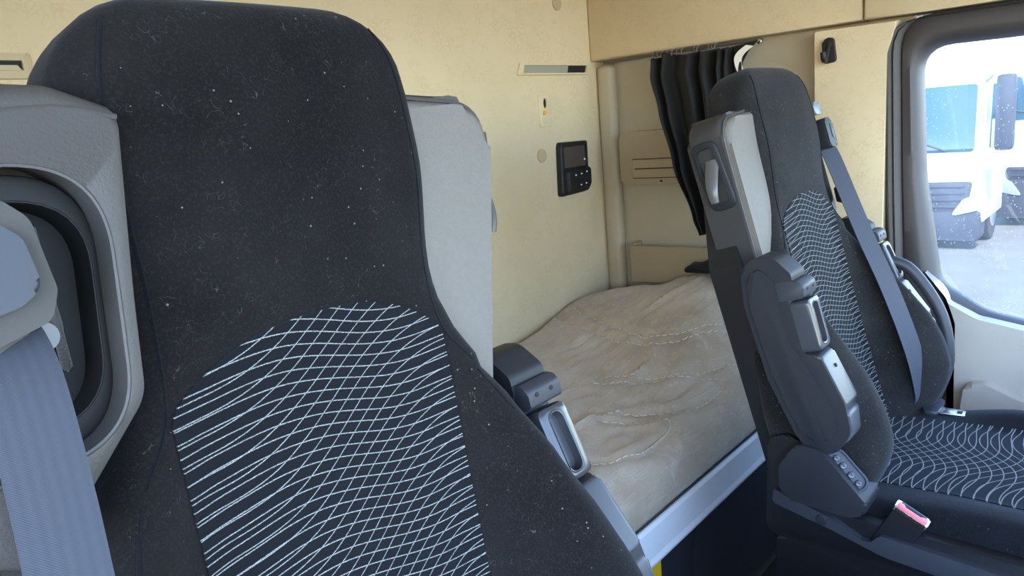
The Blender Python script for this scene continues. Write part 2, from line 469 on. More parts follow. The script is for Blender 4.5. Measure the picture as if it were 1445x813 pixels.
def seat(label, cat, group, cx, py, dz, rec, mir, arm_back, near):
    """mir=+1: armrest side (inboard) towards +x, belt side towards -x"""
    root = empty('truck_seat', (cx, py, 0)); tag(root, label, cat, group)
    PZ = .53+dz
    a = radians(rec)
    def place(o, parent=root):
        o.parent = parent
        if parent is root: o.location = (0, 0, PZ); o.rotation_euler = (-a, 0, 0)
        return o
    W = lambda u, w, v: (u*mir, w, v)
    UVW = lambda u, v, w: (u*mir, w, v)     # outline (u,v), depth w
    UVT = lambda u, v, w: (u*mir, w+(.73-v)*.085, v+.24*w*sm(.62, .77, v)-.014*sm(.062, .080, w)*sm(.70, .775, v))
    UVL = lambda u, v, w: (u*mir, w, v+.26*(w-wf)*sm(.62, .77, v))
    LVR = lambda w, v, u: ((u-(.732-v)*.175)*mir, w, v)
    WVU = lambda w, v, u: (u*mir, w, v)     # outline (w,v), depth u
    # ---- back cushion
    rings = []
    vs = [(.02+.77*i/46) for i in range(47)]+[.79+(TOP-.79)*sin(pi/2*k/9) for k in range(1, 10)]
    NS = 56
    for v in vs:
        h = hw(v); ring = []
        for k in range(NS+1):
            s = sin(pi/2*(2*k/NS-1)); u = h*s; ring.append(W(u, front(u, v), v))
        bk = .085
        if v > .79: bk -= .030*(1-sqrt(max(0, 1-((v-.79)/(TOP-.79))**2)))
        for s, d in ((1, .03), (.985, .012), (.95, .003), (.6, 0), (0, 0), (-.6, 0), (-.95, .003), (-.985, .012), (-1, .03)): ring.append(W(h*s, bk-d, v))
        rings.append(ring)
    for k, dz_ in ((.75, .0008), (.45, .0012), (.15, .0014)):      # domed crown
        cw = sum(p[1] for p in ring)/len(ring)
        rings.append([(p[0]*k, cw+(p[1]-cw)*k, p[2]+dz_) for p in ring])
    V, Fc = loft(rings)
    cush = place(obj('back_cushion', V, Fc, 'velour' if near else 'velour_dusty'))
    # ---- patterned insert
    V = []; UVs = []; Fc = []; NX, NY = 60, 70
    for j in range(-1, NY+2):
        for i in range(-1, NX+2):
            s = max(0, min(1, i/NX))*2-1; t = max(0, min(1, j/NY))
            u = .137*s; vt = .594-.047*abs(s)**2.5
            if abs(s) > .95: vt -= .006*((abs(s)-.95)/.05)**2
            v = .03+(vt-.03)*t
            edge = i < 0 or j < 0 or i > NX or j > NY
            w = front(u, v)+(.005 if edge else -.0022)
            V.append(W(u, w, v)); UVs.append((u*mir, v))
    for j in range(NY+2):
        for i in range(NX+2):
            b = j*(NX+3)+i; Fc.append((b, b+1, b+NX+4, b+NX+3) if mir > 0 else (b, b+NX+3, b+NX+4, b+1))
    place(obj('back_insert', V, Fc, 'insert', uv=UVs, closed=False))
    # ---- seams
    for s in (-1, 1):
        pts = [(s*.118, .835), (s*.132, .79), (s*.135, .70), (s*.132, .62), (s*.139, .548), (s*.168, .50), (s*.195, .44)]
        pp = []
        for q in spline([(x, y, 0) for x, y in pts], 10): pp.append(W(q.x, front(q.x, q.y)+.0004, q.y))
        place(tube('seam', pp, .0016, 'velour_side', n=6))
    # ---- rear shell, side cover below the wings
    place(prism('back_shell', fillet([(-.235, .02), (.235, .02), (.25, .50), (.15, .76), (-.15, .76), (-.25, .50)], .03), .055, .115, UVW, 'plastic_dark', bevel=.018))
    # ---- inboard wing with light face, lever
    out = fillet([(.12, .780), (.277, .766), (.229, .50), (.213, .40), (.12, .40)], [0, .055, .05, .02, 0], 9)
    wing = place(prism('side_wing', out, .012, .080, UVT, 'wing_shaded', bevel=.014, seg=4)); wing['label'] = 'grey wing beside the headrest'
    fo = fillet([(.12, .771), (.2665, .758), (.238, .60), (.219, .50), (.209, .44), (.12, .44)], [0, .05, .05, .04, .02, 0], 9)
    place(prism('wing_face', fo, .000, .022, UVT, 'wing_light', bevel=.010, seg=4), wing)['label'] = 'light grey padded face'
    edge = fillet([(.15, .771), (.269, .760), (.2405, .60), (.2215, .50), (.2115, .44)], [0, .05, .05, .04, 0], 9)
    place(tube('piping', [UVT(x, y, .0115) for x, y in edge], .0022, 'wing', n=6), wing)
    rp = recessed('lever_plate', rrect(.024, .076, .606, .732, .018), rrect(.033, .067, .620, .720, .013), .2745, .255, .2665, LVR, 'plastic', None, r=.003, lip=.0016)
    place(rp, wing)
    lp = []
    for k in range(15):
        t = k/14; v = .698-.076*t; out_ = .267+.032*sin(pi*min(1, t*1.02)*.55)**1.3+.004*t; wd = .0115*(1-.55*t**2.2)+.002
        th = .006+.004*(1-t)
        c = .045+.004*t
        lp.append([LVR(c+wd*sin(q), v, out_+th*cos(q)*.9) for q in [2*pi*i/12 for i in range(12)]])
    V, Fc = loft(lp); lv = place(obj('lever', V, Fc, 'lever'), wing); lv['label'] = 'pale grey release lever'
    place(prism('lever_slot', rrect(.041, .052, .700, .716, .003), .2662, .2682, LVR, 'black'), wing)
    # ---- outboard wing with the belt guide recess
    wf = -.03 if near else .05
    ow = fillet([(-.131, .764), (-.172, .782), (-.25, .776), (-.30, .74), (-.305, .52), (-.240, .488), (-.158, .572), (-.149, .64)], [.010, .03, .03, .04, .04, .02, .035, .10], 9)
    ow = [(x, y) for x, y in ow]
    ri = fillet([(-.153, .733), (-.174, .549), (-.29, .549), (-.29, .733)], [.055, .055, .02, .02], 14)
    ri = [(x, y) for x, y in ri]
    rec_w = place(recessed('belt_wing', ow, ri, wf, .085, wf+.055, UVL, 'wing', None, r=.009, lip=.0022, N=200)); rec_w['label'] = 'grained grey wing with belt recess'
    place(tube('wing_seam', [UVL(x, y, wf+.0015) for x, y in [(-.1345, .7595), (-.150, .7645), (-.172, .7685), (-.21, .7665), (-.25, .7635)]], .0022, 'wing', n=6), rec_w)
    place(recessed('recess_liner', [(x+(.0005 if x > -.2 else -.0), y) for x, y in resample(ri, (-.22, .64), 60)], resample([(x*.86-.029, .64+(y-.64)*.80) for x, y in ri], (-.226, .64), 60), wf+.022, wf+.054, wf+.0535, UVW, 'black', None, r=.004, lip=.001, N=100), rec_w)
    if near: place(prism('recess_panel', fillet([(-.29, .724), (-.214, .724), (-.190, .69), (-.188, .63), (-.198, .588), (-.29, .588)], [.004, .03, .03, .03, .02, .004], 6), wf+.034, wf+.052, UVW, 'guide', bevel=.006), rec_w)
    gw = wf-.012 if near else wf+.0
    if near:
        gd = place(prism('belt_guide', fillet([(-.285, .715), (-.218, .714), (-.204, .700), (-.199, .655), (-.206, .637), (-.24, .627), (-.285, .62)], [.005, .015, .015, .012, .012, .02, .005], 6), gw, wf+.05, UVW, 'guide', bevel=.008, seg=4)); gd['label'] = 'grey belt guide housing'
        place(prism('guide_cover', fillet([(-.285, .700), (-.224, .699), (-.213, .688), (-.209, .658), (-.222, .649), (-.285, .635)], [.004, .015, .012, .010, .01, .004], 6), gw-.010, gw+.004, UVW, 'guide_gloss', bevel=.007, seg=4), gd)
        place(prism('guide_lip', fillet([(-.285, .629), (-.235, .633), (-.218, .638), (-.216, .632), (-.24, .622), (-.285, .612)], .003, 3), gw+.008, wf+.05, UVW, 'guide', bevel=.002), gd)
        place(bmobj('bolt', cyl_bm(W(-.206, wf+.016, .627), (0, 1, 0), .0095, .03, 20, 0, .0095), 'steel_dull'), rec_w)
        place(prism('recess_bracket', fillet([(-.197, .70), (-.19, .70), (-.19, .60), (-.197, .60)], .003), wf+.03, wf+.056, UVW, 'plastic_dark', bevel=.001), rec_w)
    else:
        gd = place(prism('belt_guide', fillet([(-.205, .735), (-.232, .738), (-.250, .725), (-.250, .678), (-.240, .668), (-.205, .672)], .008, 4), -.006, .03, UVW, 'plastic', bevel=.006, seg=3)); gd['label'] = 'dark belt guide housing'
        place(prism('guide_window', rrect(-.243, -.229, .69, .722, .003), -.0075, 0, UVW, 'plastic_mid', bevel=.001), gd)
        place(prism('guide_knob', fillet([(-.19, .775), (-.222, .777), (-.234, .765), (-.234, .748), (-.19, .748)], .008, 5), .004, .03, UVW, 'lever', bevel=.005), gd)
        place(prism('belt_clip', fillet([(-.245, .582), (-.30, .572), (-.315, .55), (-.305, .533), (-.24, .548)], .004, 3), .01, .028, UVW, 'plastic_dark', bevel=.003))
    # ---- belt webbing
    if near:
        cl = [(-.230, wf+.030, .645), (-.230, wf+.004, .632), (-.231, -.045, .60), (-.236, -.062, .53), (-.2450, -.085, .45), (-.250, -.112, .36), (-.25, -.118, .25), (-.262, -.11, .12), (-.275, -.07, .04)]
        width = .044
    else:
        cl = [(-.232, .012, .668), (-.225, .004, .64), (-.200, -.014, .56), (-.178, -.034, .46), (-.166, -.054, .36), (-.163, -.066, .26), (-.170, -.068, .18), (-.186, -.060, .11), (-.195, -.052, .085)]
        width = .046
    pts = spline([W(*p) for p in cl], 8)
    place(ribbon('seat_belt', pts, width, 'belt', None, (1, 0, -.06*mir) if near else (1, -.55, 0)))
    # ---- armrests
    def armrest(side, fold):
        sg = side
        piv = Vector((-.03, .19)); ca, sa = cos(fold), sin(fold)
        def T(w, v):
            d = Vector((w, v))-piv
            return (piv.x+d.x*ca+d.y*sa, piv.y-d.x*sa+d.y*ca-(.012 if near else 0))
        AW = lambda w, v, u: (u*mir*sg, *T(w, v))
        FU = lambda u, v, w: (u*mir*sg, *T(w, v))
        u0, u1 = (.238, .298) if near else (.254, .314)
        prof = fillet([(.034, .44), (.022, .500), (-.010, .516), (-.040, .507), (-.062, .474), (-.058, .455), (-.045, .44), (-.044, .340), (-.070, .332), (-.090, .245), (-.087, .195), (-.055, .163), (-.012, .165), (.006, .20), (.028, .30)], [.03, .02, .03, .03, .015, .006, .006, .006, .012, .03, .03, .02, .02, .03, .05], 5)
        ar = place(prism('armrest', prof, u0, u1, AW, 'plastic', bevel=.015, seg=5))
        ar['label'] = 'charcoal folding armrest with grey grip'
        sp = fillet([(.022, .43), (.014, .485), (-.010, .498), (-.030, .47), (-.030, .36), (-.052, .30), (-.070, .235), (-.066, .205), (-.045, .185), (-.016, .188), (.0, .23), (.016, .31)], .02, 5)
        place(prism('armrest_side', sp, u1-.004, u1+.004, AW, 'plastic', bevel=.004, seg=4), ar)
        place(prism('grip_cap', fillet([(-.030, .465), (-.066, .463), (-.077, .452), (-.072, .432), (-.030, .432)], [.004, .01, .01, .004, .003], 4), u0+.003, u1+.001, AW, 'plastic_mid', bevel=.006, seg=3), ar)
        for du in (.017, .043): place(bmobj('cap_screw', cyl_bm(AW(-.0735, .445, u0+du), AW(-.09, .4465, u0+du) and (Vector(AW(-.0765, .4453, u0+du))-Vector(AW(-.0735, .445, u0+du))), .003, .0025, 10), 'black'), ar)
        gp = recessed('grip', rrect(u0+.005, u1-.004, .338, .4275, .009), rrect(u0+.019, u1-.018, .349, .418, .0135), -.0755, -.035, -.0655, FU, 'grip', None, r=.006, lip=.002, N=72)
        place(gp, ar); gp['label'] = 'shiny grey grip handle'
        place(bmobj('arm_screw', cyl_bm(AW(-.0760, .305, u0+.026), Vector(AW(-.0820, .3062, u0+.026))-Vector(AW(-.0760, .305, u0+.026)), .0034, .0052, 12), 'black'), ar)
        af = place(prism('arm_front', fillet([(-.046, .333), (-.0735, .331), (-.0935, .242), (-.062, .236)], [.008, .008, .006, .006], 4), u0+.002, u1-.001, AW, 'arm_grey', bevel=.009, seg=4), ar); af['label'] = 'smooth slate grey front of the armrest'
        place(prism('arm_end_cap', fillet([(-.060, .235), (-.0935, .235), (-.089, .190), (-.06, .172)], [0, .01, .02, .01], 4), u0+.003, u1-.001, AW, 'arm_grey', bevel=.009), ar)
        return ar
    armrest(1, arm_back)
    if not near: armrest(-1, radians(9))
    # ---- parts in the seat frame (z up)
    def pp(o): o.parent = root; o.location = (0, 0, dz); return o
    L = lambda y, z, x: (x*mir, y, z)
    def csec(yy):      # seat cushion cross-section at local y
        e = sm(.02, -.50, yy) if False else 0
        ring = []; N = 40
        t = (-yy)/.48
        crown = .006*sin(pi*max(0, min(1, t)))
        nose = .06*max(0, (t-.82)/.18)**2 if t > .82 else 0
        for k in range(N+1):
            s = sin(pi/2*(2*k/N-1)); x = .262*s; ax = abs(x)
            z = .592+crown-nose
            hump = .026 if x < 0 else .010
            z += hump*sm(.15, .205, ax)*sm(.08, .45, t)
            ed = ax-(.262-.04)
            if ed > 0: z -= .04-sqrt(max(0, .04**2-min(ed, .04)**2))
            ring.append(L(yy, z, x))
        ring += [L(yy, .50, .262), L(yy, .475, .24), L(yy, .475, 0), L(yy, .475, -.24), L(yy, .50, -.262)]
        return ring
    ys = [.07-.55*i/36 for i in range(37)]
    V, Fc = loft([csec(y) for y in ys]); pp(obj('seat_cushion', V, Fc, 'velour_side'))
    V = []; UVs = []; Fc = []; NX, NY = 40, 50
    for j in range(-1, NY+2):
        for i in range(-1, NX+2):
            s = max(0, min(1, i/NX))*2-1; tt = max(0, min(1, j/NY)); x = .166*s; y = .05-.50*tt
            t = -y/.48; crown = .006*sin(pi*max(0, min(1, t))); nose = .06*max(0, (t-.82)/.18)**2 if t > .82 else 0
            hump = .026 if x < 0 else .010
            z = .592+crown-nose+hump*sm(.15, .205, abs(x))*sm(.08, .45, t)
            edge = i < 0 or j < 0 or i > NX or j > NY
            V.append(L(y, z+(-.006 if edge else .002), x)); UVs.append((x*mir, y))
    for j in range(NY+2):
        for i in range(NX+2):
            b = j*(NX+3)+i; Fc.append((b, b+1, b+NX+4, b+NX+3))
    ins = pp(obj('seat_insert', V, Fc, 'insert_seat', uv=UVs, closed=False))
    # inboard side cover, trim strip, control housing, buckle
    pp(prism('seat_frame', rrect(-.46, .12, .36, .50, .03), -.25, .25, L, 'plastic_dark', bevel=.02))
    pp(prism('side_cover', fillet([(.125, .50), (.120, .69), (.085, .705), (.045, .69), (.03, .60), (-.03, .575), (-.44, .565), (-.44, .50)], .02, 4), .255, .285, L, 'plastic_dark', bevel=.008))
    trim = fillet([(.105, .600), (.005, .571), (-.045, .545), (-.060, .545), (-.075, .562), (-.46, .535), (-.47, .50), (-.20, .515), (-.08, .525), (.0, .548), (.108, .572)], [.004, .01, .01, .006, .01, .02, .02, .05, .05, .05, .01], 5)
    ts = pp(prism('side_trim', trim, .27, .298, L, 'plastic_mid', bevel=.005)); ts['label'] = 'slate grey trim strip'
    tb = bmobj('trim_button', cyl_bm(L(.020, .563, .294), (mir, 0, 0), .010, .006, 24, .002), 'plastic'); pp(tb).parent = ts; tb.location = (0, 0, 0)
    hs = pp(prism('control_housing', fillet([(.055, .708), (.014, .705), (-.060, .626), (-.058, .604), (-.03, .594), (.085, .60), (.085, .66)], [.02, .02, .012, .012, .02, .02, .02], 5), .245, .322, L, 'plastic', bevel=.008, seg=4)); hs['label'] = 'control housing on the inboard side'
    # plate on the sloped face
    d = Vector((0, -.074, -.079)).normalized(); nrm = Vector((0, -.079, .074)).normalized(); c0 = Vector((.284*mir, -.023, .6655))+nrm*.0004
    nr0 = nrm.copy(); q_ = radians(38); side = Vector((mir, 0, 0))
    nrm = nr0*cos(q_)+side*sin(q_); ax_ = side*cos(q_)-nr0*sin(q_); c0 = Vector((.299*mir, -.020, .6655))+nr0*.002
    def PL(a, b, dd): p = c0+ax_*a+d*b+nrm*dd; return tuple(p)
    pl = recessed('button_plate', rrect(-.019, .019, -.040, .040, .016), rrect(-.0145, .0145, -.035, .035, .013), .0065, -.022, .004, PL, 'plastic_mid', None, r=.003, lip=.001, N=60); pl.parent = hs
    for (bx, by, br) in ((0, -.026, .0055), (0, -.010, .0060), (0, .009, .0060), (0, .026, .0055)):
        kb = bmobj('button', cyl_bm(PL(bx, by, .003), nrm, br, .0042, 18, .0012), 'grip'); kb.parent = hs
        mk = prism('button_mark', rrect(bx-.0012, bx+.0012, by-.0028, by+.0028, .0008, 2), .0066, .0076, PL, 'plastic_dark'); mk.parent = kb
    # buckle
    bd = Vector((0, -.45, .89)).normalized(); bf = Vector((0, -.89, -.45)).normalized(); bc = Vector((.272*mir, -.098, .565))
    def BK(a, b, dd): return tuple(bc+Vector((a*mir, 0, 0))+bf*b+bd*dd)
    bk = pp(prism('belt_buckle', rrect(-.011, .017, -.027, .027, .004), -.045, .046, BK, 'plastic_dark', bevel=.003)); bk['label'] = 'black belt buckle with red button'
    rb = prism('release_button', fillet([(.002, -.024), (.0155, -.024), (.0155, .024), (.002, .024), (.002, .016), (.009, .013), (.009, -.013), (.002, -.016)], .0015, 2), .044, .051, BK, 'red', bevel=.001); rb.parent = bk; rb['label'] = 'faded red release button'
    br_ = prism('button_rim', rrect(-.0075, .0185, -.0275, .0275, .003), .040, .0475, BK, 'chrome', bevel=.001); br_.parent = bk
    bs = prism('buckle_slot', rrect(-.006, .001, -.021, .021, .001, 2), .046, .0482, BK, 'black'); bs.parent = bk
    if not near:
        # latch plate of the belt on the outboard bolster
        lt = pp(prism('latch_holder', fillet([(-.250, -.062), (-.165, -.062), (-.168, -.035), (-.255, -.02)], .008, 4), .604, .614, lambda x, y, z: (x*mir, y, z), 'plastic_mid', bevel=.004))
        bm = prism_bm(fillet([(-.222, -.112), (-.196, -.112), (-.190, -.06), (-.228, -.06)], .004, 3), .601, .6045, lambda x, y, z: (x*mir, y, z), .001)
        lt2 = bmobj('latch_tongue', bm, 'chrome', lt); lt2['label'] = 'steel belt tongue'
        sl = prism('tongue_slot', rrect(-.2165, -.2015, -.102, -.092, .002, 2), .6042, .6053, lambda x, y, z: (x*mir, y, z), 'black'); sl.parent = lt
        # rear edge of the outboard side shield
        sh = [(-.286, .01, .40), (-.30, -.050, .375), (-.303, -.080, .33), (-.300, -.105, .24), (-.295, -.095, .14), (-.29, -.05, .06)]
        place(tube('side_shield', spline([W(*p) for p in sh], 6), .013, 'plastic_mid', n=12))
    # suspension and pedestal
    rg = []
    for i in range(21):
        z = .05+(.345-.05+dz)*i/20; k = .012*(i % 2)
        rg.append([(x, y, z) for x, y in rrect(-.20+k, .20-k, -.42+k, .08-k, .04)])
    V, Fc = loft(rg); o = obj('suspension_bellows', V, Fc, 'plastic_dark', root)
    boxo('seat_base', -.24, .24, -.46, .12, .0, .05, 'plastic_dark', root, .012)
    return root

seat('black truck seat with patterned back filling the near side, grey belt hanging beside it', 'seat', 'black truck seats', .35, .457, .024, 8, 1, radians(17), True)
seat('black truck seat with two folded armrests standing by the door window', 'seat', 'black truck seats', 1.515, .393, 0, 15, -1, 0, False)

# ------------------------------------------------------------------ cab shell
XR, YB = 2.15, 1.44
struct(boxo('floor', -.32, 2.25, -1.0, 1.5, -.05, 0, 'floor'))
struct(boxo('wall_rear', -.32, 2.25, YB, YB+.06, 0, 2.05, 'wall'))
struct(boxo('ceiling', -.32, 2.25, -.75, 1.5, 2.05, 2.11, 'ceil'))
wl = struct(boxo('wall_left', -.33, -.27, .62, 1.44, 0, 2.05, 'wall'))
struct(prism('added_near_door', fillet([(-.95, .02), (.62, .02), (.62, .74), (.45, .72), (-.95, .70)], [0, 0, .05, .05, 0], 4), -.33, -.27, YZ_X, 'frame', bevel=.012))  # lower near-side door, out of view, added to cut light from the left
struct(boxo('trim_1', -.33, -.27, -.75, .62, 1.56, 2.05, 'panel'))        # header above the open near door
struct(prism('wall_right', [(.50, 0), (1.44, 0), (1.44, 1.475), (.50, 1.475)], XR, XR+.06, YZ_X, 'niche'))
struct(boxo('trim_2', 2.105, XR, 1.375, 1.438, .0, 1.455, 'niche', None, .02, 4))    # corner post
struct(prism('trim_3', fillet([(.555, .40), (.73, .40), (.725, 1.30), (.725, 1.457), (.525, 1.457), (.548, 1.38)], [0, .01, .05, .004, 0, .05], 4), 2.088, XR, YZ_X, 'wall', bevel=.012, seg=4))
struct(prism('trim_4', [(.606, 1.468), (1.4399, 1.468), (1.4399, 2.049), (.606, 2.049)], 2.085, 2.2, YZ_X, 'panel', bevel=.008))
struct(prism('trim_5', fillet([(-.85, 1.462), (.46, 1.466), (.602, 1.468), (.602, 2.049), (-.85, 2.049)], 0), 2.08, 2.2, YZ_X, 'panel', bevel=.008))
# front: dashboard wall and windscreen header
struct(prism('wall_front', fillet([(-1.0, 0), (-.62, 0), (-.55, .62), (-.62, .80), (-1.0, .86)], [0, 0, .05, .06, 0], 5), -.32, 2.2, YZ_X, 'dash'))
struct(boxo('trim_6', -.32, 2.2, -.98, -.74, 1.90, 2.11, 'ceil'))
struct(boxo('trim_7', -.33, -.25, -.98, -.86, .8, 1.9, 'frame', None, .02))
struct(boxo('trim_8', 2.10, 2.2, -.98, -.86, .8, 1.9, 'frame', None, .02))

# door with window
hole = fillet([(.482, 1.388), (-.55, 1.375), (-.70, .72), (.20, .697), (.32, .722), (.424, .79), (.467, 1.07)], [.062, .06, .06, .06, .10, .08, .3], 10)
outer = fillet([(.524, 1.462), (-.72, 1.455), (-.86, .60), (.492, .60), (.505, .80), (.515, 1.07)], [.075, .05, .05, .01, .1, .2], 8)
cc = (0.0, 1.05); NN = 220
O = resample(outer, cc, NN); I = resample(hole, cc, NN)
def lerp(A, B, t): return [(a[0]+(b[0]-a[0])*t, a[1]+(b[1]-a[1])*t) for a, b in zip(A, B)]
seq = [(O, 2.17), (O, 2.112), (lerp(O, I, .12), 2.104), (lerp(O, I, .55), 2.100), (lerp(O, I, .72), 2.104), (lerp(O, I, .86), 2.114), (lerp(O, I, .95), 2.128), (I, 2.146), (I, 2.17)]
V, Fc = loft([[(x, a, b) for a, b in L] for L, x in seq]+[[(2.17, a, b) for a, b in O]], cap=False)
door = struct(prism('door_1', fillet([(.375, .06), (.376, .70), (.398, .765), (.452, .835), (.425, .800), (.395, .752), (.33, .716), (.20, .692), (-.66, .685), (-.80, .06)], [.01, .05, .05, 0, .02, .05, .05, .1, .0, .0], 6), 2.083, 2.175, YZ_X, 'door', bevel=.014, seg=4))
obj('door_frame', V, Fc, 'frame', door)
so = fillet([(.556, 1.455), (-.74, 1.458), (-.88, .05), (.52, .05), (.525, .62), (.535, .80), (.545, 1.0)], [.075, .05, .05, .01, .1, .12, .3], 8)
sp_ = [(2.095, a, b) for a, b in resample(so, cc, 160)]
si = resample(outer, cc, 160)
L0 = resample(so, cc, 160)
def seal_mid(t): return [(a[0]+(b[0]-a[0])*t, a[1]+(b[1]-a[1])*t) for a, b in zip(L0, si)]
seq = [(seal_mid(0), 2.16), (seal_mid(0), 2.098), (seal_mid(.2), 2.090), (seal_mid(.42), 2.092), (seal_mid(.5), 2.100), (seal_mid(.6), 2.092), (seal_mid(.85), 2.096), (seal_mid(1.05), 2.108), (seal_mid(1.05), 2.16)]
V, Fc = loft([[(x, a, b) for a, b in L] for L, x in seq]+[[(2.16, a, b) for a, b in L0]], cap=False)
obj('door_seal', V, Fc, 'seal', door)
prism('door_pillar', fillet([(.372, .05), (.512, .05), (.512, .80), (.372, .70)], 0), 2.115, 2.17, YZ_X, 'frame', door, .004)
prism('door_pocket', fillet([(.352, .10), (.352, .50), (.345, .555), (.30, .560), (.225, .528), (-.10, .47), (-.7, .46), (-.7, .10)], [.02, .03, .03, .04, .2, .1, 0, 0], 7), 2.050, 2.09, YZ_X, 'door', door, .012, 4)
prism('door_handle', fillet([(.262, .484), (.235, .497), (.10, .495), (.02, .485), (.10, .470), (.235, .473)], .008, 5), 2.012, 2.055, YZ_X, 'plastic_dark', door, .008, 4)
win = struct(prism('window_1', resample(lerp(I, O, .10), cc, 160), 2.150, 2.154, YZ_X, 'glass'))

# ------------------------------------------------------------------ rear wall fittings
def slot(label, x0, x1, z0, z1, ix0, ix1, iz0, iz1, m, skew=0):
    t = empty('wall_slot', ((x0+x1)/2, YB, z0)); tag(t, label, 'slot')
    ox = lambda a, b, d: (a-(x0+x1)/2, d-YB, b-z0)
    out = fillet([(x0-skew, z0), (x1-skew*.7, z0), (x1, z1), (x0, z1)], .004, 4); inn = fillet([(ix0-skew*.6, iz0), (ix1-skew*.6, iz0), (ix1, iz1), (ix0, iz1)], .002, 4)
    b = recessed('slot_bezel', out, inn, YB-.008, YB+.001, YB-.0008, ox, m, t, r=.003, lip=.001, N=160)
    return t, ox
t, ox = slot('long narrow slot with grey insert high on the rear wall, above the keyhole plate', 1.724, 2.074, 1.428, 1.463, 1.742, 2.058, 1.434, 1.456, 'wall', .016)
prism('slot_insert', [(1.735, 1.4345), (1.950, 1.4345), (1.957, 1.4555), (1.744, 1.4555)], YB-.006, YB-.0004, ox, 'slotlight', t)
prism('slot_gap', [(1.951, 1.4345), (2.046, 1.4345), (2.056, 1.4555), (1.958, 1.4555)], YB-.004, YB-.0004, ox, 'black', t)
t, ox = slot('tan framed slot at the edge of the rear wall beside the near seat', .12, .462, 1.430, 1.471, .135, .447, 1.443, 1.459, 'bezel')
prism('slot_gap', [(.1355, 1.4435), (.4465, 1.4435), (.4465, 1.4585), (.1355, 1.4585)], YB-.0030, YB-.0004, ox, 'black', t)
prism('slot_flap', [(.1355, 1.4435), (.446, 1.4435), (.440, 1.4520), (.1355, 1.4520)], YB-.005, YB-.0025, ox, 'bezel', t)
def plug(label, px, py, r):
    p = onY(px, py, YB)
    o = cyl('plug_cap', (p.x, YB+.001, p.z), (0, -1, 0), r, .006, 'bezel', None, 28, .002); tag(o, label, 'plug cap', 'round plug caps on the rear wall')
plug('round tan plug cap high on the rear wall, above the long slot', 785, 5, .021)
plug('round tan plug cap on the rear wall beside the black control unit', 764, 220, .021)
# keyhole plate
t = empty('keyhole_plate', (1.828, YB, 1.29)); tag(t, 'small cream keyhole plate with amber dot on the rear wall', 'mounting plate')
kx = lambda a, b, d: (a, d, b)
recessed('plate', rrect(-.030, .030, -.015, .080, .008), [(cos(q)*.010+.002, sin(q)*.016+.055) for q in [2*pi*k/30 for k in range(30)]], -.004, .001, -.0006, kx, 'wall', t, r=.002, lip=.001, N=60)
prism('keyhole', [(cos(q)*.007+.000, sin(q)*.0145+.0555) for q in [2*pi*k/24 for k in range(24)]], -.0025, -.0003, kx, 'black', t)
prism('amber_button', rrect(-.014, -.001, .021, .033, .003), -.010, -.003, kx, 'amber', t, .002)['label'] = 'amber button'
# control unit
t = empty('control_unit', (1.94, YB, 1.06)); tag(t, 'black control unit with smoked screen and keypad on the rear wall', 'control unit')
ux = lambda a, b, d: (a-1.94, d, b-1.06)
recessed('housing', fillet([(1.862, 1.056), (1.995, 1.060), (2.012, 1.075), (2.016, 1.222), (1.876, 1.224), (1.870, 1.21)], [.008, .01, .01, .008, .008, .01], 4), rrect(1.885, 2.003, 1.142, 1.208, .003), -.020, YB*0+.001, -.013, ux, 'plastic_dark', t, r=.006, lip=.0015, N=120)
prism('screen', rrect(1.8855, 2.0025, 1.1425, 1.2075, .003), -.0145, -.0125, ux, 'screen', t)
kp = prism('keypad', fillet([(1.872, 1.062), (1.992, 1.064), (2.012, 1.085), (2.013, 1.137), (1.872, 1.134)], [.006, .02, .02, .006, .006], 5), -.028, -.002, ux, 'plastic_dark', t, .006, 3)
prism('keypad_bar', rrect(1.878, 1.894, 1.072, 1.130, .004), -.0305, -.027, ux, 'plastic_mid', kp, .001)
for bx, bz in ((1.925, 1.118), (1.955, 1.120), (1.985, 1.124), (1.950, 1.085), (1.978, 1.088)):
    b = prism('button', rrect(bx-.010, bx+.010, bz-.009, bz+.009, .003), -.0305, -.027, ux, 'black', kp, .001)
    prism('button_mark', rrect(bx-.004, bx+.004, bz-.002, bz+.002, .001, 2), -.0312, -.0304, ux, 'white', b)
cyl('indicator', ux(1.998, 1.163, -.0140), (0, -1, 0), .0035, .003, 'white', t, 14)

# ------------------------------------------------------------------ side wall fittings
t = empty('wall_locker', (2.11, 1.16, 1.07)); tag(t, 'tan wall locker box with slatted latch behind the black curtain', 'storage box')
lx = lambda a, b, d: (d-2.11, a-1.16, b-1.07)
prism('body', fillet([(.90, 1.070), (1.332, 1.070), (1.332, 1.228), (1.318, 1.236), (.90, 1.236)], [.01, .012, .01, .01, .01], 4), 2.062, 2.15, lx, 'box', t, .008, 3)
lt = prism('latch', rrect(1.10, 1.282, 1.092, 1.148, .003), 2.056, 2.066, lx, 'box', t, .0015)
prism('latch_gap', rrect(1.097, 1.285, 1.089, 1.151, .003), 2.0605, 2.066, lx, 'pipe', lt)
prism('latch_bar', rrect(1.11, 1.274, 1.118, 1.122, .001), 2.0545, 2.058, lx, 'pipe', lt)
cyl('lock_dot', lx(1.185, 1.080, 2.0625), (-1, 0, 0), .004, .002, 'pipe', t, 14)
t = empty('wall_pocket', (2.11, 1.1, .745)); tag(t, 'tan open wall pocket just above the far end of the mattress', 'storage pocket')
qx = lambda a, b, d: (d-2.11, a-1.1, b-.745)
prism('front_panel', fillet([(.84, .745), (1.328, .745), (1.328, .866), (.84, .870)], .006, 3), 2.085, 2.094, qx, 'box', t, .003)
prism('pocket_floor', rrect(.842, 1.326, 0, .06, .002), .745, .753, lambda a, b, d: (2.092+b-2.11, a-1.1, d-.745), 'box', t)
for y in (.842, 1.318): boxo('pocket_end', -.018, .04, y-1.1, y+.008-1.1, 0, .128, 'box', t, .002)
